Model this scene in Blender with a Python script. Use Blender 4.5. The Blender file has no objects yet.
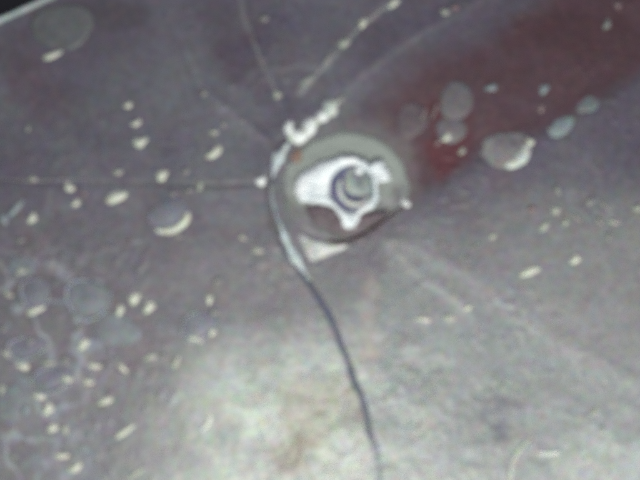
import bpy, math, random
import numpy as np
C = bpy.context.scene
S = 0.01                                   # 1 photograph pixel of the sheet = 0.1 mm = 0.01 unit (unit = 1 cm)
C.unit_settings.scale_length = 0.01

# ------------------------------------------------------------------ camera
cam = bpy.data.cameras.new('camera'); co = bpy.data.objects.new('camera', cam)
C.collection.objects.link(co); C.camera = co
co.location = (0, 0, 12.0)
cam.sensor_width = 36; cam.lens = 36 * 12.0 / 6.4
cam.clip_start = 0.05; cam.clip_end = 200
cam.dof.use_dof = True
cam.dof.focus_distance = 10.9
cam.dof.aperture_fstop = 0.086             # a cheap close-up lens, wide open and focused short
cam.dof.aperture_blades = 0

# ------------------------------------------------------------------ world and lamps
W = bpy.data.worlds.new('World'); C.world = W; W.use_nodes = True
bg = W.node_tree.nodes['Background']
bg.inputs[0].default_value = (0.80, 0.83, 1.0, 1); bg.inputs[1].default_value = 0.34

def lamp(name, loc, aim, size, power, col):
    l = bpy.data.lights.new(name, 'AREA'); l.shape = 'DISK'; l.size = size
    l.energy = power; l.color = col
    o = bpy.data.objects.new(name, l); C.collection.objects.link(o); o.location = loc
    from mathutils import Vector
    o.rotation_euler = (Vector(aim) - Vector(loc)).to_track_quat('-Z', 'Y').to_euler()
    return o
lamp('inspection_lamp', (0.1, -4.6, 7.0), (0.0, -1.0, 0), 1.8, 575, (0.98, 1.0, 0.93))
lamp('side_lamp', (7.0, -4.5, 4.0), (0, 0, 0), 1.4, 265, (0.97, 1.0, 0.97))
lamp('top_lamp', (-3.0, 6.0, 9.0), (0, 0, 0), 2.5, 60, (0.95, 0.95, 1.0))
C.view_settings.view_transform = 'Standard'; C.view_settings.look = 'None'
C.view_settings.exposure = 0.0; C.view_settings.gamma = 1.0
C.cycles.max_bounces = 4
C.cycles.pixel_filter_type = 'GAUSSIAN'; C.cycles.filter_width = 2.6
C.cycles.adaptive_threshold = 0.03; C.cycles.adaptive_min_samples = 24
C.cycles.use_denoising = False             # the webcam picture is grainy too

# ------------------------------------------------------------------ numpy noise and distances (photograph pixels on the sheet)
_rs = np.random.RandomState(7); _L = _rs.rand(256, 256)
def vnoise(x, y, s, o=0):
    x = np.asarray(x, float) / s + 37.3 + o; y = np.asarray(y, float) / s + 91.7 + 2 * o
    xi = np.floor(x).astype(int); yi = np.floor(y).astype(int); fx = x - xi; fy = y - yi
    fx = fx * fx * (3 - 2 * fx); fy = fy * fy * (3 - 2 * fy)
    g = lambda a, b: _L[a % 256, b % 256]
    return (g(xi, yi) * (1 - fx) + g(xi + 1, yi) * fx) * (1 - fy) + (g(xi, yi + 1) * (1 - fx) + g(xi + 1, yi + 1) * fx) * fy
def fbm(x, y, s, o=0, n=4):
    v = 0; a = 0.5; t = 0
    for k in range(n):
        v = v + a * vnoise(x, y, s / 2 ** k, o + 5 * k); t += a; a *= 0.55
    return v / t
def sm(a, b, v):
    t = np.clip((v - a) / (b - a), 0, 1); return t * t * (3 - 2 * t)
def pdist(x, y, path):
    """distance to a polyline, signed side, and how far along (0..1)"""
    best = np.full(np.shape(x), 1e9); side = np.zeros(np.shape(x)); along = np.zeros(np.shape(x))
    n = len(path) - 1
    for k in range(n):
        ax, ay = path[k]; bx, by = path[k + 1]; dx, dy = bx - ax, by - ay
        t = np.clip(((x - ax) * dx + (y - ay) * dy) / (dx * dx + dy * dy), 0, 1)
        d = np.hypot(x - ax - t * dx, y - ay - t * dy); m = d < best
        best = np.where(m, d, best); side = np.where(m, np.sign((x - ax) * dy - (y - ay) * dx), side)
        along = np.where(m, (k + t) / n, along)
    return best, side, along
def smooth_path(p, n=8):
    out = []
    q = [p[0]] + list(p) + [p[-1]]
    for i in range(1, len(q) - 2):
        a, b, c, d = [np.array(v, float) for v in q[i - 1:i + 3]]
        for k in range(n):
            t = k / n
            out.append(tuple(0.5 * ((2 * b) + (-a + c) * t + (2 * a - 5 * b + 4 * c - d) * t * t + (-a + 3 * b - 3 * c + d) * t ** 3)))
    out.append(tuple(map(float, p[-1]))); return out

CRACK = smooth_path([(289, 128), (279, 150), (270, 172), (268, 192), (273, 222), (285, 250), (307, 281), (323, 306), (339, 338), (350, 366), (360, 396), (368, 424), (375, 450), (378, 480), (374, 540), (380, 640)], 4)
HAIR = smooth_path([(-300, 172), (-60, 178), (0, 180), (60, 184), (130, 183), (200, 186), (262, 184)], 3)
STEP = smooth_path([(408, 206), (450, 182), (510, 152), (575, 118), (640, 78), (760, 10), (1000, -130)], 3)
STEP2 = smooth_path([(318, 112), (360, 78), (410, 42), (470, 8), (560, -50)], 3)
RUN1 = smooth_path([(392, 243), (440, 262), (490, 292), (550, 336), (600, 364), (645, 386), (800, 450)], 3)
RUN2 = smooth_path([(384, 240), (410, 268), (440, 288), (466, 307)], 3)
FOLD = smooth_path([(240, -60), (240, 0), (252, 38), (264, 66), (277, 94), (289, 128)], 3)
FOLD2 = smooth_path([(186, 50), (205, 92), (232, 112), (266, 140)], 3)
COLLAR = [(281, 188), (285, 168), (298, 150), (318, 138), (345, 131), (374, 136), (396, 152), (407, 176), (408, 201), (392, 216), (368, 233), (345, 243), (322, 240), (300, 228), (286, 210)]

def H(x, y):
    x = np.asarray(x, float); y = np.asarray(y, float)
    h = 9 * (fbm(x, y, 170, 1, 3) - .5) + 2.2 * (fbm(x, y, 40, 9, 3) - .5)
    rough = sm(250, 420, y - 0.0 * x) * sm(180, 300, x)
    h += (fbm(x, y, 26, 21, 4) - .5) * 5.0 * rough
    d, s, t = pdist(x, y, STEP)
    side = np.where(s > 0, -d, d)
    h += 5.0 * sm(-26, 22, side) * sm(360, 460, x)
    h += 1.0 * np.exp(-((side - 4) / 10) ** 2) * sm(400, 460, x)
    d, s, t = pdist(x, y, STEP2); h += 1.5 * np.exp(-(d / 11) ** 2)
    d, s, t = pdist(x, y, RUN1); h += 1.3 * np.exp(-(d / 12) ** 2)
    d, s, t = pdist(x, y, RUN2); h += .9 * np.exp(-(d / 5) ** 2)
    d, s, t = pdist(x, y, FOLD); h += 2.6 * np.exp(-(d / 7) ** 2) - 3 * np.exp(-(d / 25) ** 2)
    d, s, t = pdist(x, y, FOLD2); h += 1.8 * np.exp(-(d / 6) ** 2)
    d, s, t = pdist(x, y, HAIR); h -= .9 * np.exp(-(d / 2.6) ** 2)
    # the sheet is drawn in round the rivet and split along the crack
    r = np.hypot(x - 346, y - 188); h -= 7 * np.exp(-(r / 85) ** 2)
    d, s, t = pdist(x + 3.5 * (vnoise(x, y, 17, 140) - .5), y, CRACK)
    h += 1.6 * np.exp(-(d / 18) ** 2) - 3.5 * np.exp(-(d / 2.6) ** 2) * sm(-0.1, 0.12, t) * (1 - .65 * sm(.74, .82, t))
    return h

# ------------------------------------------------------------------ materials
def mat(name, col, rough=.5, metal=0., grain=.12, gs=9., coat=0., bump=.15, mott=None, speck=.55):
    m = bpy.data.materials.new(name); m.use_nodes = True; nt = m.node_tree; b = nt.nodes['Principled BSDF']
    tc = nt.nodes.new('ShaderNodeTexCoord'); n = nt.nodes.new('ShaderNodeTexNoise')
    n.inputs['Scale'].default_value = gs; n.inputs['Detail'].default_value = 6
    nt.links.new(tc.outputs['Object'], n.inputs['Vector'])
    r = nt.nodes.new('ShaderNodeValToRGB')
    lo = [c * (1 - grain) for c in col]; hi = [min(1, c * (1 + grain)) for c in col]
    if mott: lo = mott
    r.color_ramp.elements[0].position = .35; r.color_ramp.elements[1].position = .65
    r.color_ramp.elements[0].color = (*lo, 1); r.color_ramp.elements[1].color = (*hi, 1)
    nt.links.new(n.outputs['Fac'], r.inputs['Fac']); # fine coloured speckle
    n2 = nt.nodes.new('ShaderNodeTexNoise'); n2.inputs['Scale'].default_value = 24; n2.inputs['Detail'].default_value = 3
    nt.links.new(tc.outputs['Object'], n2.inputs['Vector'])
    sp = nt.nodes.new('ShaderNodeMix'); sp.data_type = 'RGBA'; sp.blend_type = 'OVERLAY'; sp.inputs[0].default_value = speck
    nt.links.new(r.outputs['Color'], sp.inputs[6]); nt.links.new(n2.outputs['Color'], sp.inputs[7])
    nt.links.new(sp.outputs[2], b.inputs['Base Color'])
    b.inputs['Roughness'].default_value = rough; b.inputs['Metallic'].default_value = metal
    b.inputs['Coat Weight'].default_value = coat; b.inputs['Coat Roughness'].default_value = .2
    bp = nt.nodes.new('ShaderNodeBump'); bp.inputs['Strength'].default_value = bump; bp.inputs['Distance'].default_value = .03
    nt.links.new(n.outputs['Fac'], bp.inputs['Height']); nt.links.new(bp.outputs['Normal'], b.inputs['Normal'])
    return m
M = dict(
    cream=mat('cream_glint', (.60, .62, .51), .45, gs=11, mott=(.50, .51, .42)),  # highlights of small drops put into a pale solid colour
    white=mat('white_residue_and_glint', (.80, .82, .78), .4, gs=14),
    pale=mat('pale_glint_and_scratch', (.36, .38, .32), .5, gs=20),
    grey=mat('grey_fleck', (.23, .235, .22), .5, gs=20),
    blue=mat('blue_grey_film_and_glint', (.24, .28, .29), .5, gs=20),
    pink=mat('pinkish_fleck', (.21, .15, .155), .5, gs=20),
    filmd=mat('blister_film_dark', (.118, .120, .122), .5, gs=7),
    filmf=mat('blister_film_faint', (.118, .092, .100), .5, gs=7),
    filmp=mat('blister_film_pale', (.215, .205, .205), .5, gs=7, mott=(.15, .135, .14)),
    film=mat('blister_film', (.175, .175, .205), .5, gs=7),
    filmr=mat('blister_film_over_stain', (.145, .13, .135), .5, gs=7),
    filmg=mat('blister_film_greenish', (.175, .188, .20), .5, gs=7),
    rim=mat('blister_rim', (.285, .30, .32), .4, gs=9),
    lip=mat('bare_metal_lip', (.60, .68, .66), .35, grain=.25, gs=6),
    silver=mat('silver_edge', (.36, .42, .40), .35, .0, gs=3, grain=.2),
    collar=mat('collar_metal', (.18, .172, .175), .45, gs=5, grain=.3, bump=.5),
    crust=mat('rivet_crust', (.88, .91, .87), .45, gs=5, mott=(.66, .73, .74), speck=.15),
    gap=mat('gap_blue', (.125, .12, .20), .35, gs=8),
    head=mat('rivet_head', (.36, .42, .36), .5, gs=6, mott=(.14, .15, .17), bump=.8),
    brown=mat('brown_stain_and_shadow', (.15, .115, .12), .5, gs=9, mott=(.095, .07, .08)),  # brown stain, also the painted shadow along the collar's lower edge
    rust=mat('rust_spot', (.25, .16, .12), .8, gs=18),
    flap=mat('bent_flap', (.60, .61, .57), .4, gs=6, mott=(.33, .33, .32)),
    void=mat('dark_base', (.012, .011, .014), .6, gs=2),
    ridge=mat('scratch_residue', (.20, .195, .195), .5, gs=8),
    ridgep=mat('pinkish_scratch', (.22, .185, .185), .5, gs=8),
    chalk_shine=mat('chalk_mark_and_glint', (.55, .58, .52), .6, gs=10),  # chalky marks and crust, also the painted highlights on rivet head and blister
)

# grey green patina over the upper half of the collar
nt = M['collar'].node_tree; b = nt.nodes['Principled BSDF']; tc = nt.nodes.new('ShaderNodeTexCoord')
sx = nt.nodes.new('ShaderNodeSeparateXYZ'); nt.links.new(tc.outputs['Object'], sx.inputs[0])
nz = nt.nodes.new('ShaderNodeTexNoise'); nz.inputs['Scale'].default_value = 7; nz.inputs['Detail'].default_value = 6; nt.links.new(tc.outputs['Object'], nz.inputs['Vector'])
ad = nt.nodes.new('ShaderNodeMath'); ad.operation = 'ADD'; nt.links.new(sx.outputs['Y'], ad.inputs[0]); nt.links.new(nz.outputs['Fac'], ad.inputs[1])
mr = nt.nodes.new('ShaderNodeMapRange'); mr.interpolation_type = 'SMOOTHSTEP'; mr.inputs['From Min'].default_value = .70; mr.inputs['From Max'].default_value = 1.30
nt.links.new(ad.outputs[0], mr.inputs['Value']); mx = nt.nodes.new('ShaderNodeMix'); mx.data_type = 'RGBA'
old = b.inputs['Base Color'].links[0].from_socket
nt.links.new(mr.outputs[0], mx.inputs[0]); nt.links.new(old, mx.inputs[6]); mx.inputs[7].default_value = (.305, .335, .295, 1)
nt.links.new(mx.outputs[2], b.inputs['Base Color'])

# ------------------------------------------------------------------ mesh helpers
def w(x, y, z): return ((x - 320) * S, (240 - y) * S, z * S)
def link(name, verts, faces, m, parent=None, smooth=True):
    me = bpy.data.meshes.new(name); me.from_pydata([w(*v) for v in verts], [], faces); me.materials.append(m)
    me.update()
    if smooth: me.polygons.foreach_set('use_smooth', [True] * len(me.polygons))
    o = bpy.data.objects.new(name, me); C.collection.objects.link(o)
    if parent: o.parent = parent; o.matrix_parent_inverse = parent.matrix_world.inverted()
    return o
def recenter(o, x, y, z):
    """put a top-level mesh's origin at its own base"""
    c = w(x, y, z)
    co_ = np.empty(len(o.data.vertices) * 3); o.data.vertices.foreach_get('co', co_)
    co_ = co_.reshape(-1, 3) - np.array(c); o.data.vertices.foreach_set('co', co_.ravel()); o.data.update(); o.location = c
def tag(o, label, cat, group=None):
    o['label'] = label; o['category'] = cat
    if group: o['group'] = group
def empty(name, x, y, label, cat, group=None):
    o = bpy.data.objects.new(name, None); C.collection.objects.link(o); o.location = w(x, y, float(H(x, y)))
    o.empty_display_size = .1; tag(o, label, cat, group); bpy.context.view_layer.update(); return o
def onsheet(vs):
    a = np.array(vs, float); a[:, 2] += H(a[:, 0], a[:, 1]); return [tuple(v) for v in a]
def dome(name, outline, h, m, parent=None, p=2.2, rings=5, base=0., inner=None, centre=None, sink=1.5, jit=0.):
    """a lump grown from an outline on the sheet: its upper face swells to h, its rim is bedded in the sheet"""
    o = np.array(outline, float); c = np.array(centre) if centre is not None else o.mean(0); n = len(o)
    vs = []; fs = []
    ir = np.array(inner, float) if inner is not None else None
    def pt(k, t):
        q = c if ir is None else ir[k]
        return q + (o[k] - q) * t
    for k in range(n): vs.append((*o[k], -sink))
    ts = [1 - i / rings for i in range(rings + 1)] if ir is not None else [1 - i / rings for i in range(rings)]
    for t in ts:
        for k in range(n):
            q = pt(k, t)
            z = h * (1 - t ** p) if ir is None else h * (1 - abs(2 * t - 1) ** p)
            z += base + jit * random.uniform(-1, 1) * (t < .99)
            vs.append((q[0], q[1], z))
    for r in range(len(ts)):
        for k in range(n):
            k2 = (k + 1) % n; a = r * n; b = (r + 1) * n
            fs.append((a + k, a + k2, b + k2, b + k))
    last = len(ts) * n
    if ir is None:
        vs.append((c[0], c[1], base + h)); ct = len(vs) - 1
        for k in range(n): fs.append((last + k, last + (k + 1) % n, ct))
        fs.append(tuple(range(n - 1, -1, -1)))
    else:
        s = len(vs)
        for k in range(n): vs.append((*ir[k], -sink))
        for k in range(n):
            k2 = (k + 1) % n; fs.append((last + k, last + k2, s + k2, s + k)); fs.append((s + k, s + k2, k2, k))
    vs = onsheet(vs)
    a = 0
    for i in range(n): a += o[i][0] * o[(i + 1) % n][1] - o[(i + 1) % n][0] * o[i][1]
    if a > 0: fs = [f[::-1] for f in fs]      # y flips between pixels and the world
    return link(name, vs, fs, m, parent)
def oval(cx, cy, L, Wd, ang, n=16, j=.08, bend=0.):
    a = math.radians(-ang); out = []
    ph = random.uniform(0, 6.28)
    for k in range(n):
        t = 2 * math.pi * k / n
        r = 1 + j * math.sin(2 * t + ph) + j * .8 * math.sin(3 * t + 2 * ph) + random.uniform(-j, j) * .3
        u = L / 2 * math.cos(t) * r; v = Wd / 2 * math.sin(t) * r - bend * (u / (L / 2)) ** 2
        out.append((cx + u * math.cos(a) - v * math.sin(a), cy + u * math.sin(a) + v * math.cos(a)))
    return out
def ridge(name, path, wid, h, m, parent=None, rag=.15, n=5, taper=True):
    p = smooth_path(path, n); N = len(p); vs = []; fs = []
    prof = [(-1, -1.2), (-.85, .25), (-.4, .85), (0, 1), (.4, .85), (.85, .25), (1, -1.2)]
    ragv = np.interp(np.arange(N), np.arange(0, N + 5, 3), [random.uniform(-rag, rag) for _ in np.arange(0, N + 5, 3)])
    for i, (x, y) in enumerate(p):
        x0, y0 = p[max(0, i - 1)]; x1, y1 = p[min(N - 1, i + 1)]
        dx, dy = x1 - x0, y1 - y0; L = math.hypot(dx, dy) or 1; nx, ny = -dy / L, dx / L
        t = i / (N - 1); tp = (math.sin(math.pi * min(1, max(0.03, t * .94 + .03))) ** .45) if taper else 1
        wd = (wid[min(len(wid) - 1, int(t * len(wid)))] if isinstance(wid, (list, tuple)) else wid) / 2 * tp * (1 + ragv[i])
        for u, z in prof:
            q = (x + nx * u * wd, y + ny * u * wd)
            vs.append((*q, z * h * tp if z > 0 else z))
    K = len(prof)
    for i in range(N - 1):
        for k in range(K):
            k2 = (k + 1) % K
            fs.append((i * K + k, i * K + k2, (i + 1) * K + k2, (i + 1) * K + k))
    fs.append(tuple(range(K - 1, -1, -1))); fs.append(tuple((N - 1) * K + k for k in range(K)))
    return link(name, onsheet(vs), fs, m, parent)
random.seed(11)

# ------------------------------------------------------------------ the base under the sheet
bs = link('table_surface', [(-3500, -3500, -30), (4200, -3500, -30), (4200, 4200, -30), (-3500, 4200, -30)], [(0, 3, 2, 1)], M['void'], smooth=False)
bs['kind'] = 'structure'

# ------------------------------------------------------------------ the dark sheet
panel = bpy.data.objects.new('metal_panel', None); C.collection.objects.link(panel); panel.location = (0, 0, -.3)
tag(panel, 'dark purple grey coated metal sheet split by a crack, filling the picture', 'metal sheet')
bpy.context.view_layer.update()
def axis(lo, hi, a, b, step):
    mid = np.arange(a, b + step, step); out = [mid]
    l = []; v = a; s = step
    while v > lo: s *= 1.12; v -= s; l.append(v)
    r = []; v = mid[-1]; s = step
    while v < hi: s *= 1.12; v += s; r.append(v)
    return np.array(l[::-1] + list(mid) + r)
xs = axis(-520, 1160, -12, 652, 1.3); ys = axis(-420, 900, -12, 492, 1.3)
X, Y = np.meshgrid(xs, ys); nx, ny = len(xs), len(ys)
EDGE = [(-520, 250), (-200, 106), (-60, 44), (0, 18), (22, 8), (46, -3), (90, -22), (200, -66), (420, -150), (1160, -420)]
ex = np.array([e[0] for e in EDGE], float); ey = np.array([e[1] for e in EDGE], float)
yl = np.interp(X, ex, ey)
Yc = np.where((Y < yl) & (Y > yl - 12), yl, Y)
Z = H(X, Yc)
# small crumbs and pits standing on the coating, as relief
Z = Z + .7 * sm(.70, .80, vnoise(X, Yc, 7, 50)) * sm(.45, .6, fbm(X, Yc, 60, 60, 2)) + .25 * (vnoise(X, Yc, 3.2, 70) - .5)
V = np.stack([(X - 320) * S, (240 - Yc) * S, Z * S], -1).reshape(-1, 3)
idx = np.arange(nx * ny).reshape(ny, nx)
q = np.stack([idx[:-1, :-1], idx[1:, :-1], idx[1:, 1:], idx[:-1, 1:]], -1).reshape(-1, 4)
keepv = (Y >= yl - 12).reshape(-1)
q = q[keepv[q].all(1)]
used = np.unique(q); rem = np.full(nx * ny, -1); rem[used] = np.arange(len(used)); q = rem[q]
top = V[used]
# skirt down to the table along the open boundary
e = np.concatenate([q[:, [0, 1]], q[:, [1, 2]], q[:, [2, 3]], q[:, [3, 0]]])
key = np.sort(e, 1); u_, inv, cnt = np.unique(key[:, 0] * 10 ** 7 + key[:, 1], return_inverse=True, return_counts=True)
be = e[cnt[inv] == 1]; bv = np.unique(be); low = np.full(len(top), -1); low[bv] = len(top) + np.arange(len(bv))
lowv = top[bv].copy(); lowv[:, 2] = -.298
sk = np.stack([be[:, 1], be[:, 0], low[be[:, 0]], low[be[:, 1]]], -1)
allv = np.concatenate([top, lowv]); allq = np.concatenate([q, sk])
me = bpy.data.meshes.new('coated_sheet')
me.vertices.add(len(allv)); me.vertices.foreach_set('co', allv.ravel())
me.loops.add(allq.size); me.loops.foreach_set('vertex_index', allq.ravel().astype(np.int32))
me.polygons.add(len(allq)); me.polygons.foreach_set('loop_start', (np.arange(len(allq)) * 4).astype(np.int32))
me.polygons.foreach_set('use_smooth', np.ones(len(allq), bool)); me.update(calc_edges=True); me.validate()

# colours of the coating: stains, chalky film, dirt in the crack, painted lamp light
x = allv[:, 0] / S + 320; y = 240 - allv[:, 1] / S
def mix(c, col, f): return c + (np.array(col) - c) * np.clip(f, 0, 1)[:, None]
c = np.tile(np.array([.105, .091, .117]), (len(x), 1))
big = fbm(x, y, 120, 3, 3); c = mix(c, (.150, .155, .165), sm(.45, .75, big) * .6)
c = mix(c, (.085, .068, .085), sm(.55, .8, fbm(x, y, 90, 13, 3)) * .55 * (1 - sm(180, 320, y)))
# greyer low down and on the right-hand fold; lamp brightness painted in
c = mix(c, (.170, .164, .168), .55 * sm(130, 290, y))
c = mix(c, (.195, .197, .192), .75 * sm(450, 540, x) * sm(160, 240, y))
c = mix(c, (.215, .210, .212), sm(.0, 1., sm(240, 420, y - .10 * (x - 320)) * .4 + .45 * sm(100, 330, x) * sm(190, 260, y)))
# green grey haze patches upper left
c = mix(c, (.118, .126, .134), .55 * np.exp(-(((x - 120) / 70) ** 2 + ((y - 90 + .5 * (x - 120)) / 34) ** 2)))
c = mix(c, (.13, .14, .14), .5 * np.exp(-(((x - 5) / 30) ** 2 + ((y - 115) / 25) ** 2)))
# red brown stain band on the upper right
d, s, t = pdist(x, y, STEP); side = np.where(s > 0, -d, d)
wob = 26 * (fbm(x, y, 70, 31, 3) - .5)
up, us, ut = pdist(x, y, smooth_path([(300, 128), (360, 92), (420, 52), (500, 14), (600, -60), (900, -260)], 3)); up = np.where(us > 0, -up, up)
band = sm(8, -18, side + wob * .6) * sm(-8, 34, up + wob * .8) * sm(300, 350, x)
c = mix(c, (.088, .046, .054), band * np.clip(.80 + .9 * (fbm(x, y, 46, 33, 3) - .5) + .25 * sm(380, 450, x), 0, 1))
def spot(x0, y0, rx, ry, col, a, o):
    global c
    rr = np.hypot((x - x0) / rx, (y - y0) / ry) + 1.0 * (fbm(x, y, 16, o, 3) - .5)
    c = mix(c, col, a * sm(1.15, .45, rr))
spot(446, 150, 26, 34, (.105, .028, .034), .9, 41)
spot(434, 120, 9, 24, (.10, .032, .036), .8, 171)
spot(466, 130, 10, 26, (.09, .03, .036), .6, 172)
spot(428, 118, 10, 16, (.085, .035, .04), .8, 42)
spot(388, 122, 12, 6, (.10, .05, .055), .5, 43)
spot(40, 95, 40, 24, (.10, .07, .09), .5, 173)
spot(30, 260, 34, 40, (.15, .115, .125), .5, 174)
spot(110, 350, 50, 60, (.16, .13, .14), .5, 175)
spot(238, 58, 30, 28, (.085, .062, .085), .8, 44)
spot(262, 88, 14, 22, (.09, .075, .10), .6, 144)
spot(580, 35, 80, 30, (.072, .034, .038), .75, 45)
spot(500, 185, 16, 16, (.13, .085, .09), .4, 46)
spot(30, 70, 30, 20, (.11, .07, .09), .5, 47)
spot(110, 12, 45, 22, (.075, .06, .07), .7, 48)
spot(14, 50, 24, 30, (.07, .05, .065), .55, 49)
spot(310, 20, 45, 22, (.095, .085, .12), .5, 52)
spot(305, 150, 16, 14, (.11, .085, .085), .8, 53)
# chalky mottled film at the foot of the crack, with lamp sheen painted in
yy = y + 55 * (fbm(x, y, 75, 80, 3) - .5) - .0008 * (x - 330) ** 2
chalk_shine = sm(292, 400, yy) * sm(140, 270, x + 40 * (fbm(x, y, 60, 81, 3) - .5) + .35 * (y - 330)) * (1 - .75 * sm(400, 500, x + .2 * (430 - y) + 40 * (fbm(x, y, 50, 84, 2) - .5)))
chalk_shine = np.maximum(chalk_shine, .9 * sm(425, 480, y + 40 * (fbm(x, y, 60, 85, 3) - .5)) * sm(200, 260, x))
mot = .52 + 1.25 * (fbm(x, y, 34, 82, 4) - .35)
c = mix(c, (.40, .43, .385), chalk_shine * (1 - .36 * sm(370, 440, x)) * (1 + .30 * np.exp(-(((x - 262) / 60) ** 2 + ((y - 370) / 45) ** 2))) * np.clip(mot, .15, 1))
spot(310, 412, 38, 46, (.25, .225, .17), .65, 83)
spot(352, 400, 10, 40, (.25, .235, .19), .6, 181)
spot(288, 455, 26, 20, (.23, .20, .15), .65, 182)
spot(420, 372, 26, 34, (.19, .19, .185), .6, 183)
spot(455, 440, 18, 26, (.24, .245, .23), .5, 184)
spot(398, 300, 8, 70, (.135, .13, .135), .45, 185)
spot(244, 340, 30, 26, (.30, .31, .29), .4, 186)
spot(372, 320, 14, 60, (.30, .28, .25), .5, 86)
spot(400, 340, 24, 70, (.17, .16, .165), .35, 87)
spot(490, 408, 42, 30, (.14, .14, .15), .85, 88)
spot(500, 432, 12, 14, (.12, .12, .14), .6, 89)
# sandy grains showing through on the right
gr = sm(.72, .85, vnoise(x, y, 5, 90)) * np.exp(-(((x - 585) / 60) ** 2 + ((y - 215) / 28) ** 2))
c = mix(c, (.23, .23, .22), gr * .6)
# dirt in the hairline and the crack
d, s, t = pdist(x, y, HAIR); c = mix(c, (.08, .076, .088), .6 * sm(4, .6, d) * (.5 + .5 * vnoise(x, y, 18, 92)) * sm(120, 40, np.abs(x - 240)) )
c = mix(c, (.09, .085, .095), .3 * sm(4, .6, d))
d, s, t = pdist(x + 3.5 * (vnoise(x, y, 17, 140) - .5), y, CRACK); d = d + 1.6 * (vnoise(x, y, 9, 141) - .5); c = mix(c, (.095, .10, .14), sm(4.2, 1.2, d) * sm(.26, .40, t) * (1 - .45 * sm(.77, .84, t)))
# lighter grey metal fanning out from below the collar, its upper limit the long streak
wd = sm(375, 398, x + .1 * (y - 260)) * sm(-6, 26, (y - 240) - .62 * (x - 392) * (1 - .0006 * (x - 392))) * sm(560, 420, y)
c = mix(c, (.222, .235, .23), .75 * wd)
c = mix(c, (.225, .225, .23), .6 * sm(60, 0, np.abs(y - (236 + .52 * (x - 385)))) * sm(385, 420, x) * (1 - wd))
d, s, t = pdist(x, y, FOLD2); c = mix(c, (.18, .175, .185), .55 * np.exp(-(d / 3.5) ** 2) * (.3 + .7 * vnoise(x, y, 20, 161)))
spot(612, 462, 70, 40, (.34, .36, .34), .6, 160)
spot(490, 408, 30, 20, (.15, .15, .165), .75, 188)
spot(500, 432, 9, 12, (.13, .13, .15), .7, 189)
d, s, t = pdist(x, y, FOLD); c = mix(c, (.20, .195, .20), .6 * np.exp(-(d / 3.2) ** 2) * (.5 + .5 * vnoise(x, y, 16, 190)) * sm(110, 90, y))
# smears of pale salt between the flecks at the lower left, and a pale streak on the right
sal = np.abs(fbm(x, y, 34, 120, 3) - .5) * 2
pat = sm(170, 60, x + .35 * np.abs(y - 340) + 30 * (fbm(x, y, 60, 121, 2) - .5)) * sm(225, 290, y)
c = mix(c, (.27, .285, .31), pat * (.85 * sm(.16, .02, sal) + .28 * sm(.5, .7, fbm(x, y, 28, 122, 3))))
pat2 = np.exp(-(((x - 70) / 90) ** 2 + ((y - 205) / 28) ** 2)); c = mix(c, (.19, .19, .205), .4 * pat2 * sm(.5, .7, fbm(x, y, 20, 123, 3)))
d, s, t = pdist(x, y, RUN1); c = mix(c, (.29, .29, .29), .6 * np.exp(-((d) / 6) ** 2) * (.65 + .35 * vnoise(x, y, 30, 124)))
d, s, t = pdist(x, y, RUN2); c = mix(c, (.29, .29, .28), .6 * np.exp(-((d) / 4) ** 2))
d, s, t = pdist(x, y, STEP2); c = mix(c, (.18, .175, .18), .6 * np.exp(-(d / 3.5) ** 2) * vnoise(x, y, 25, 125))
d, s, t = pdist(x, y, smooth_path([(300, 92), (318, 72), (338, 50), (362, 24), (392, 2)], 3)); c = mix(c, (.27, .27, .26), sm(6, 1, d + 4 * (vnoise(x, y, 6, 126) - .5)) * (.25 + .75 * vnoise(x, y, 14, 127)))
# grey green bloom feathering out round the rivet collar
rr = np.hypot((x - 350) / 68, (y - 180) / 60); c = mix(c, (.19, .19, .185), .5 * sm(1.25, .85, rr + .35 * (fbm(x, y, 24, 128, 3) - .5)) * sm(240, 190, y - .25 * (350 - x)))
c *= 1 + .08 * (np.stack([vnoise(x, y, 12, k) for k in (111, 113, 115)], -1) - .5)
c *= (1 + .42 * (fbm(x, y, 5, 95, 3) - .5))[:, None]
c *= 1 + .30 * (np.stack([vnoise(x, y, 2.8, k) for k in (101, 103, 107)], -1) - .5)
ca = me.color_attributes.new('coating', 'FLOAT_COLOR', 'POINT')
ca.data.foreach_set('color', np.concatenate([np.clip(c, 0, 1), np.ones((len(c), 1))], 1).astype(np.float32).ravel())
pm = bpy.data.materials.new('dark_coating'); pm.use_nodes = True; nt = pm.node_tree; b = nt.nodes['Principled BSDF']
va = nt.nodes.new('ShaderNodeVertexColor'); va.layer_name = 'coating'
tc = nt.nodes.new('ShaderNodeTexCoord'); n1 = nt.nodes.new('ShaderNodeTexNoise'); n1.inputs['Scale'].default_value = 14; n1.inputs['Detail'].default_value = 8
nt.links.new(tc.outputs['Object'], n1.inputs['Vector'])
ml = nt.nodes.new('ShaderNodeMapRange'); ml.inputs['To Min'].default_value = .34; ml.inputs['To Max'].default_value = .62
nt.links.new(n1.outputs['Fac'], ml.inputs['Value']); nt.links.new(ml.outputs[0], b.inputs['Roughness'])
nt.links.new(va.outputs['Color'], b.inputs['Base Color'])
bp = nt.nodes.new('ShaderNodeBump'); bp.inputs['Strength'].default_value = .2; bp.inputs['Distance'].default_value = .02
nt.links.new(n1.outputs['Fac'], bp.inputs['Height']); nt.links.new(bp.outputs['Normal'], b.inputs['Normal'])
b.inputs['Specular IOR Level'].default_value = .5
me.materials.append(pm)
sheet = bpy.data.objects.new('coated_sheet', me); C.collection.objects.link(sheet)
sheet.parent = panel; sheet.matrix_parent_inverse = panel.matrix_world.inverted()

ridge('crust_seam', [(286, 122), (290, 133), (298, 137), (312, 125), (330, 109), (342, 97)], [7, 10, 11, 9, 6], 3.5, M['chalk_shine'], panel, .45, 5)
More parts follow.
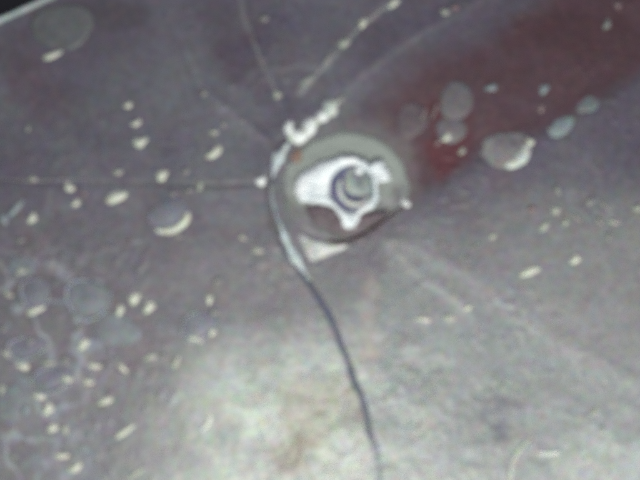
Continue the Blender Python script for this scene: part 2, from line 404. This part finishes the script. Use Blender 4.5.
# parts of the sheet: bright edge, lips of the crack, raised scratches
ridge('edge_strip', [(-520, 252), (-200, 108), (-60, 46), (0, 20), (22, 10), (46, -1), (90, -20), (200, -64)], 7, 5, M['silver'], panel, .1, 8, False)
ridge('crack_lip', [(291, 140), (283, 150), (276, 163), (272, 178)], [5, 9, 10, 8, 5], 5, M['lip'], panel, .3, 8)
ridge('crack_lip', [(271, 180), (271, 196), (276, 214), (282, 232)], [4, 5, 4, 5], 3, M['rim'], panel, .3, 8)
ridge('crack_lip', [(280, 222), (285, 238), (294, 256), (303, 270), (310, 280)], [5, 9, 10, 8, 4], 5, M['lip'], panel, .3, 8)
ridge('scratch', [(246, 10), (253, 36), (261, 62), (272, 82), (277, 94)], 3.6, 1.3, M['ridge'], panel, .7)
ridge('scratch', [(508, 492), (510, 470), (516, 452), (530, 436)], 7, 1.8, M['pale'], panel, .25)
ridge('scratch', [(300, 92), (318, 72), (338, 50), (362, 24), (392, 2)], 4, 1.3, M['ridge'], panel, .95)
ridge('scratch', [(0, 178), (30, 181), (60, 179), (88, 178)], 3, 1., M['ridge'], panel, .3)

# ------------------------------------------------------------------ the rivet
rv = empty('rivet', 350, 190, 'rivet with white crusted ring in a teardrop collar beside the crack', 'rivet')
cb = smooth_path(COLLAR + [COLLAR[0]], 4)[:-1]
dome('collar', [(px + random.uniform(-1.2, 1.2), py + random.uniform(-1.2, 1.2)) for px, py in cb], 4.2, M['collar'], rv, p=1.6, rings=10, centre=(350, 188))
dome('bent_flap', smooth_path([(298, 233), (318, 240), (342, 244), (350, 245), (338, 252), (322, 258), (312, 262), (303, 248), (298, 233)], 3)[:-1], 4, M['flap'], rv, p=3, rings=5)
# lower edge of the collar curls over the stained hollow, its shadow painted brown
ridge('collar_edge', [(328, 242), (336, 243), (347, 243), (368, 233), (392, 216), (407, 203)], 3.5, 7, M['brown'], rv, .1, 6)
dome('stain_patch', smooth_path([(306, 207), (322, 205), (337, 212), (346, 226), (366, 222), (388, 210), (372, 228), (348, 236), (326, 228), (310, 218), (306, 207)], 3)[:-1], 2, M['brown'], rv, p=3, base=3.6, sink=-1, rings=4)
outer = [(379, 196), (374, 208), (362, 214), (354, 228), (343, 227), (338, 214), (326, 205), (312, 203), (299, 200), (295, 189), (298, 177), (312, 167), (328, 160), (346, 156), (362, 159), (371, 164), (380, 160), (388, 168), (390, 180), (383, 178), (377, 176)]
oc = [(px + random.uniform(-1.3, 1.3), py + random.uniform(-1.3, 1.3)) for px, py in smooth_path(outer + [outer[0]], 4)[:-1]]
inn = []
for (px, py) in oc:
    a = math.atan2(py - 188, px - 353); rr = 23 if math.cos(a) < .2 else 20
    inn.append((353 + rr * math.cos(a), 188 + rr * math.sin(a)))
dome('white_crust', oc, 6, M['crust'], rv, p=3, rings=8, inner=inn, base=4.6, sink=-1, jit=1.1)
dome('dark_gap', oval(353, 188, 50, 48, 0, 32, .03), 1.8, M['gap'], rv, base=4.6, sink=0, p=6)
hd = dome('rivet_head', oval(359, 182, 31, 32, 0, 32, .06), 4, M['head'], rv, base=6.0, sink=-3, p=2.5, rings=8)
def arc(cx, cy, r, a0, a1, n=7): return [(cx + r * math.cos(math.radians(a0 + (a1 - a0) * k / n)), cy + r * math.sin(math.radians(a0 + (a1 - a0) * k / n))) for k in range(n + 1)]
def ridge_up(name, path, wid, h, m, parent, up):
    o = ridge(name, path, wid, h, m, parent, .08, 5); 
    z = np.empty(len(o.data.vertices) * 3); o.data.vertices.foreach_get('co', z); z = z.reshape(-1, 3); z[:, 2] += up * S
    o.data.vertices.foreach_set('co', z.ravel()); o.data.update(); return o
ridge_up('head_glint', arc(356, 187, 17, 205, 35, 9), 6, 3.0, M['chalk_shine'], rv, 8)  # highlight on the rivet head, built as a pale ridge
dome('crust_bead', oval(359, 171, 8, 7, 0, 12), 3, M['crust'], rv, base=11, sink=-8)
dome('rust_spot', oval(297, 157, 15, 11, 60, 14, .15), 1.2, M['rust'], rv, base=.5)

# ------------------------------------------------------------------ blisters
def blister(x0, y0, L, Wd, ang, m, label, h=5, rim=True, cres=None, cm='cream', rw=2.4):
    t = empty('blister', x0, y0, label, 'blister', 'blisters raised on the dark coating')
    ol = oval(x0, y0, L, Wd, ang, 28, .05 if m == 'filmr' else .09)
    dome('blister_skin', ol, h * .5, M[m], t, p=1.3, rings=6, sink=.9)
    if rim:
        p = ol + [ol[0]]
        ridge('blister_rim', p[:24], rw + 1.4, 2.6, M['rim'], t, .6, 2)
    if cres:
        a0, a1, wd, hh = cres; a = math.radians(-ang); pts = []
        for k in range(10):
            th = math.radians(a0 + (a1 - a0) * k / 9)
            u = L / 2 * .86 * math.cos(th); v = Wd / 2 * .86 * math.sin(th)
            pts.append((x0 + u * math.cos(a) - v * math.sin(a), y0 + u * math.sin(a) + v * math.cos(a)))
        ridge('crescent_glint', pts, wd, hh, M[cm], t, .1, 4)  # crescent highlight on the blister, painted as a pale solid ridge
    return t
blister(169, 216, 46, 32, 22, 'film', 'oval blister with a broad cream crescent glint along its lower right, left of the crack', 5, False, (12, 150, 10, 5))
blister(505, 149, 48, 38, 22, 'filmp', 'large round blister with a pale crescent glint on the red brown stain', 5, False, (10, 110, 14, 4), 'chalk_shine')
blister(456, 101, 34, 40, 0, 'filmr', 'dull grey round blister without any crescent, above the blood red spot', 4, False)
blister(451, 130, 30, 28, 0, 'filmr', 'small grey blister carrying a cream fleck beside the blood red spot', 4, False)
blister(412, 120, 34, 34, 0, 'filmf', 'very faint grey blister between the rivet collar and the red spot', 3, False)
blister(88, 299, 40, 44, 20, 'filmg', 'large round blister outlined by a thin pale rim, left of two bright flecks', 4, True)
blister(199, 326, 40, 26, 18, 'film', 'oval blister with cream flecks along its lower rim, above the chalky area', 4, True)
blister(35, 293, 32, 28, 0, 'film', 'small blister sitting directly above a short bright bar at the left', 3.5, True, rw=1.8)
blister(20, 268, 28, 26, 0, 'filmg', 'small greenish blister with a soft pale centre at the left side', 3, False)
blister(26, 348, 38, 24, 20, 'film', 'blister ringed by a broken pale arc, near the left side', 3, True, rw=2.4)
blister(52, 380, 42, 26, 22, 'film', 'blister with bright flecks at both ends of its slanted lower rim', 4, True, (20, 150, 4, 3), 'blue')
blister(62, 26, 60, 50, 0, 'filmd', 'widest and flattest blister, below the silver edge in the top left corner', 2.5, False)
blister(9, 405, 26, 46, 0, 'filmg', 'bluish grey blister at the left side below the flecked blisters', 3, False)
blister(560, 127, 32, 15, 30, 'blue', 'long narrow blue grey blister right of the one with the pale crescent', 3.5, False)
blister(587, 105, 24, 15, 35, 'filmg', 'short faint bluish blister furthest right along the red brown stain', 3, False)
blister(116, 330, 46, 36, 0, 'filmg', 'barely raised blister right of the fleck pair under the large outlined blister', 2, False)

# ------------------------------------------------------------------ flecks, glints built as pale lumps: (x, y, long, wide, angle, material, label[, bend])
FL = [
 (52, 55, 22, 9, 30, 'cream', 'lone long cream fleck just below the silver edge strip'),
 (128, 105, 9, 9, 0, 'cream', 'top one of three flecks stacked in a short column'),
 (136, 123, 11, 10, 20, 'cream', 'middle one of three flecks stacked in a short column'),
 (140, 142, 14, 12, 40, 'cream', 'lowest and largest of three flecks stacked in a short column'),
 (215, 153, 22, 11, 38, 'cream', 'bean shaped bright cream fleck above the hairline, left of the crack top', 2),
 (214, 132, 9, 9, 0, 'pale', 'round pale fleck just above the bean shaped cream fleck'),
 (223, 124, 8, 7, 0, 'grey', 'tiny dim fleck up and right of the bean shaped fleck'),
 (162, 175, 15, 12, 25, 'cream', 'plump cream fleck on the hairline above the crescent blister'),
 (118, 172, 10, 9, 0, 'pale', 'round pale fleck above the big slanted cream fleck on the hairline'),
 (186, 171, 9, 9, 0, 'grey', 'dim fleck above the hairline between plump and bean shaped flecks'),
 (116, 197, 24, 14, 32, 'cream', 'big slanted cream fleck under the hairline, left of the crescent blister'),
 (69, 187, 11, 14, 0, 'cream', 'upright cream fleck touching the hairline at the left'),
 (76, 203, 10, 11, 0, 'cream', 'round cream fleck directly below the upright one on the hairline'),
 (84, 193, 7, 7, 0, 'pink', 'tiny pinkish fleck right of the upright fleck on the hairline'),
 (33, 179, 10, 8, 0, 'pale', 'pale fleck sitting on the hairline nearest the left side'),
 (32, 218, 11, 12, 0, 'cream', 'bright round cream fleck beside the bluish streak at the left'),
 (200, 186, 8, 11, 0, 'pale', 'upright pale fleck over the hairline right of the crescent blister'),
 (189, 190, 8, 8, 0, 'grey', 'dim fleck at the upper right rim of the crescent blister'),
 (173, 194, 8, 7, 0, 'grey', 'dim fleck at the top rim of the crescent blister'),
 (261, 181, 11, 14, 20, 'white', 'bright white fleck where the hairline meets the crack'),
 (204, 93, 9, 9, 0, 'grey', 'faint lone fleck high above the bean shaped fleck'),
 (28, 128, 7, 10, 0, 'grey', 'faint upright fleck below the widest blister at the left'),
 (178, 236, 10, 8, 0, 'grey', 'small grey fleck just under the crescent blister'),
 (242, 237, 9, 9, 0, 'pale', 'upper of two small flecks left of the crack lip'),
 (257, 250, 13, 9, 10, 'pale', 'lower of two small flecks left of the crack lip'),
 (15, 209, 24, 8, 52, 'blue', 'slanted bluish streak near the left side under the hairline'),
 (3, 219, 12, 10, 0, 'blue', 'dim bluish smear at the left side under the slanted streak'),
 (20, 271, 13, 10, 0, 'pale', 'pale soft fleck in the middle of the small greenish blister'),
 (264, 18, 9, 9, 0, 'grey', 'faint fleck right of the fold near the top'),
 (277, 94, 9, 12, -20, 'pale', 'pale bead at the lower end of the top fold'),
 (7, 294, 11, 10, 0, 'pale', 'pale round fleck at the left side level with the outlined blister'),
 (35, 310, 23, 10, 22, 'cream', 'bright short cream bar under the small left blister'),
 (134, 298, 15, 11, 28, 'cream', 'upper left one of the bright pair right of the outlined blister'),
 (149, 307, 14, 13, 25, 'cream', 'lower right one of the bright pair right of the outlined blister'),
 (120, 310, 9, 12, 0, 'cream', 'smaller fleck left of the bright pair'),
 (79, 329, 9, 9, 0, 'grey', 'dim round fleck under the outlined blister'),
 (83, 344, 16, 13, 28, 'cream', 'big bright fleck under the dim one below the outlined blister'),
 (22, 366, 15, 10, -15, 'cream', 'bright fleck at the upper left end of the flecked slanted blister'),
 (48, 363, 15, 8, 12, 'pale', 'pale fleck on the top rim of the flecked slanted blister'),
 (65, 360, 7, 12, 0, 'grey', 'dim upright fleck at the upper right of the flecked slanted blister'),
 (67, 379, 10, 11, 0, 'cream', 'cream fleck at the right end of the flecked slanted blister'),
 (94, 366, 14, 9, -5, 'cream', 'wide cream fleck right of the flecked slanted blister, over a round one'),
 (122, 368, 13, 8, -35, 'cream', 'small cream fleck tilted down to the right, left of the pale dashes'),
 (88, 382, 11, 10, 0, 'cream', 'round cream fleck under the wide one'),
 (105, 401, 18, 10, 8, 'cream', 'bright wide fleck lying alone above the long slanted bar'),
 (39, 396, 14, 9, -12, 'cream', 'bright fleck at the lower left end of the flecked slanted blister'),
 (48, 409, 12, 12, 0, 'cream', 'bright round fleck below the lower end of the flecked slanted blister'),
 (26, 410, 10, 11, 0, 'blue', 'blue grey round fleck left of the bright round one'),
 (52, 428, 13, 10, 0, 'cream', 'left of two flecks side by side above the lowest bright flecks'),
 (65, 429, 10, 10, 0, 'pale', 'right of two flecks side by side above the lowest bright flecks'),
 (124, 432, 28, 9, 38, 'cream', 'long slanted cream bar near the bottom left'),
 (61, 456, 15, 9, 0, 'cream', 'bright fleck second from the bottom among the lower left flecks'),
 (75, 468, 15, 12, 22, 'cream', 'bottommost bright fleck of the lower left flecks'),
 (97, 462, 9, 8, 0, 'grey', 'dim fleck right of the bottommost bright flecks'),
 (135, 474, 30, 7, 28, 'pale', 'pale slanted streak at the bottom below the long cream bar'),
 (2, 389, 8, 11, 0, 'pale', 'pale fleck cut by the left side above the bluish blister'),
 (7, 354, 12, 7, -40, 'cream', 'cream fleck on the lower left of the broken pale arc'),
 (30, 341, 12, 8, 0, 'grey', 'dim fleck on the top of the broken pale arc'),
 (3, 329, 8, 10, 0, 'grey', 'dim fleck at the left side above the broken pale arc'),
 (150, 357, 16, 8, 4, 'pale', 'left half of the broken pale dash below the bright pair'),
 (163, 356, 9, 6, -8, 'grey', 'right half of the broken pale dash below the bright pair'),
 (176, 362, 18, 7, 62, 'pale', 'pale steep dash right of the broken level dash'),
 (209, 299, 9, 10, 0, 'cream', 'cream fleck above the oval blister with the flecked rim'),
 (217, 281, 10, 8, 0, 'grey', 'dim fleck higher above the oval blister with the flecked rim'),
 (195, 339, 20, 8, -4, 'cream', 'cream fleck along the bottom of the oval flecked blister'),
 (212, 332, 11, 8, 0, 'cream', 'cream fleck at the lower right corner of the oval flecked blister'),
 (214, 312, 10, 9, 30, 'grey', 'dim fleck at the upper right corner of the oval flecked blister'),
 (208, 424, 24, 6, 65, 'chalk_shine', 'white steep stroke on the left of the chalky area', 3),
 (20, 240, 10, 8, 0, 'grey', 'faint fleck between the round cream fleck and greenish blister'),
 (491, 88, 13, 10, 0, 'blue', 'bluish pale fleck above the large round blister on the stain'),
 (544, 89, 13, 10, 25, 'blue', 'bluish pale fleck above the narrow blue grey blister'),
 (541, 108, 9, 9, 0, 'pink', 'small pinkish fleck between the bluish fleck and the narrow blister'),
 (607, 24, 9, 14, 0, 'grey', 'faint upright smear high on the right of the stain'),
 (618, 5, 8, 10, 0, 'pink', 'tiny faint fleck at the top edge in the upper right'),
 (529, 142, 9, 15, -15, 'cream', 'upright cream fleck touching the right of the large round blister'),
 (447, 137, 11, 11, 0, 'cream', 'cream fleck on the small grey blister beside the red spot'),
 (438, 142, 7, 10, 0, 'pink', 'pink fleck left of the cream one by the red spot'),
 (462, 151, 8, 8, 0, 'pale', 'dull yellowish fleck right under the small grey blister'),
 (424, 113, 6, 16, -12, 'pink', 'pink upright dash left of the blood red spot'),
 (435, 110, 5, 18, -22, 'pink', 'pink steep dash touching the left of the dull round blister'),
 (529, 271, 23, 9, 22, 'cream', 'long bright cream fleck alone on the right half'),
 (574, 259, 11, 11, 0, 'cream', 'bright round fleck right of the long bright one'),
 (492, 236, 12, 8, 32, 'pale', 'pale fleck at the upper end of a thin slanted streak'),
 (475, 246, 20, 4, 25, 'grey', 'thin dim slanted streak left of its pale end fleck'),
 (467, 258, 7, 7, 0, 'grey', 'dim dot below the thin slanted streak'),
 (543, 226, 14, 9, 28, 'pale', 'pale slanted fleck above the long bright cream fleck'),
 (554, 210, 12, 8, -8, 'pale', 'pale fleck above and right of the slanted pale one'),
 (564, 222, 7, 10, 0, 'pale', 'small upright fleck right of the slanted pale one'),
 (612, 222, 12, 7, 0, 'pale', 'wide pale fleck at the right of the grainy patch'),
 (597, 221, 10, 7, -20, 'grey', 'dim fleck just left of the wide pale one in the grainy patch'),
 (636, 208, 9, 10, 0, 'pale', 'pale fleck at the right side of the grainy patch'),
 (588, 202, 11, 8, 0, 'grey', 'dim fleck at the top middle of the grainy patch'),
 (603, 206, 17, 4, -38, 'grey', 'thin dim streak slanting down to the right in the grainy patch'),
 (607, 236, 8, 9, 0, 'grey', 'dim fleck below the wide pale one in the grainy patch'),
 (575, 217, 13, 6, -40, 'grey', 'dim tilted fleck right of the small upright one'),
 (556, 190, 8, 11, 0, 'grey', 'faint upright fleck above the grainy patch'),
 (530, 209, 9, 8, 0, 'pink', 'faint pinkish fleck left of the grainy patch'),
 (467, 307, 10, 9, 0, 'cream', 'cream bead at the end of the short raised scratch'),
 (448, 317, 16, 8, 10, 'pale', 'pale fleck between the cream bead and the curved dash'),
 (422, 318, 18, 7, -8, 'cream', 'curved yellowish dash left of the bead and pale fleck', -2),
 (594, 411, 12, 8, 15, 'pale', 'pale small fleck alone in the lower right'),
 (602, 428, 8, 7, -30, 'grey', 'dim dot right below the small pale fleck in the lower right'),
 (548, 453, 28, 6, 6, 'chalk_shine', 'pale level dash near the bottom right', 2),
 (405, 203, 9, 12, 10, 'white', 'white bead on the right corner of the rivet collar'),
 (394, 3, 16, 9, 32, 'cream', 'topmost bead of the beaded scratch running to the top edge'),
 (363, 23, 13, 9, 40, 'cream', 'second bead from the top of the beaded scratch'),
 (344, 43, 13, 10, 45, 'pale', 'third bead from the top of the beaded scratch'),
 (327, 60, 17, 7, 42, 'grey', 'long dim fourth bead of the beaded scratch'),
 (307, 80, 20, 10, 40, 'grey', 'lowest, wide and dim bead of the beaded scratch'),
 (341, 99, 14, 8, 40, 'grey', 'dim lump beyond the upper end of the white crust'),
 (445, 12, 9, 9, 0, 'pale', 'left of two pale dots near the top right of centre'),
 (455, 7, 9, 8, 0, 'pink', 'right of two dots near the top right of centre'),
]
def fleck(name, x0, y0, L, Wd, ang, m, label, cat, group, bend=0, h=None, j=.2):
    k = random.uniform(.82, 1.0); j = min(j, .22 * Wd / L); L *= k; Wd *= k * random.uniform(.85, 1.0); ang += random.uniform(-8, 8)
    o = dome(name, oval(x0, y0, L, Wd, ang, 16, j, bend), h or min(3.2, .3 * Wd + .3), M[m], None, p=2.4, rings=4)
    recenter(o, x0, y0, float(H(x0, y0))); tag(o, label, cat, group)
for f in FL:
    fleck('fleck', *f[:6], f[6], 'fleck', 'pale flecks scattered over the sheet', f[7] if len(f) > 7 else 0)
CR = [
 (289, 128, 12, 20, -15, 'white', 'narrow upright lump at the crack top, leftmost of the white crust'),
 (299, 136, 19, 20, 20, 'white', 'biggest white crust lump, at the bend beside the crack top'),
 (310, 126, 22, 17, 45, 'white', 'middle lump of the white crust row above the rivet'),
 (322, 116, 18, 14, 45, 'white', 'fourth lump of the white crust row, before the uppermost'),
 (331, 107, 17, 17, 40, 'chalk_shine', 'uppermost, slightly duller lump of the white crust row'),
]
for f in CR: fleck('crust_lump', *f[:6], f[6], 'crust', 'lumps of white crust above the rivet', 0, 5, .14)
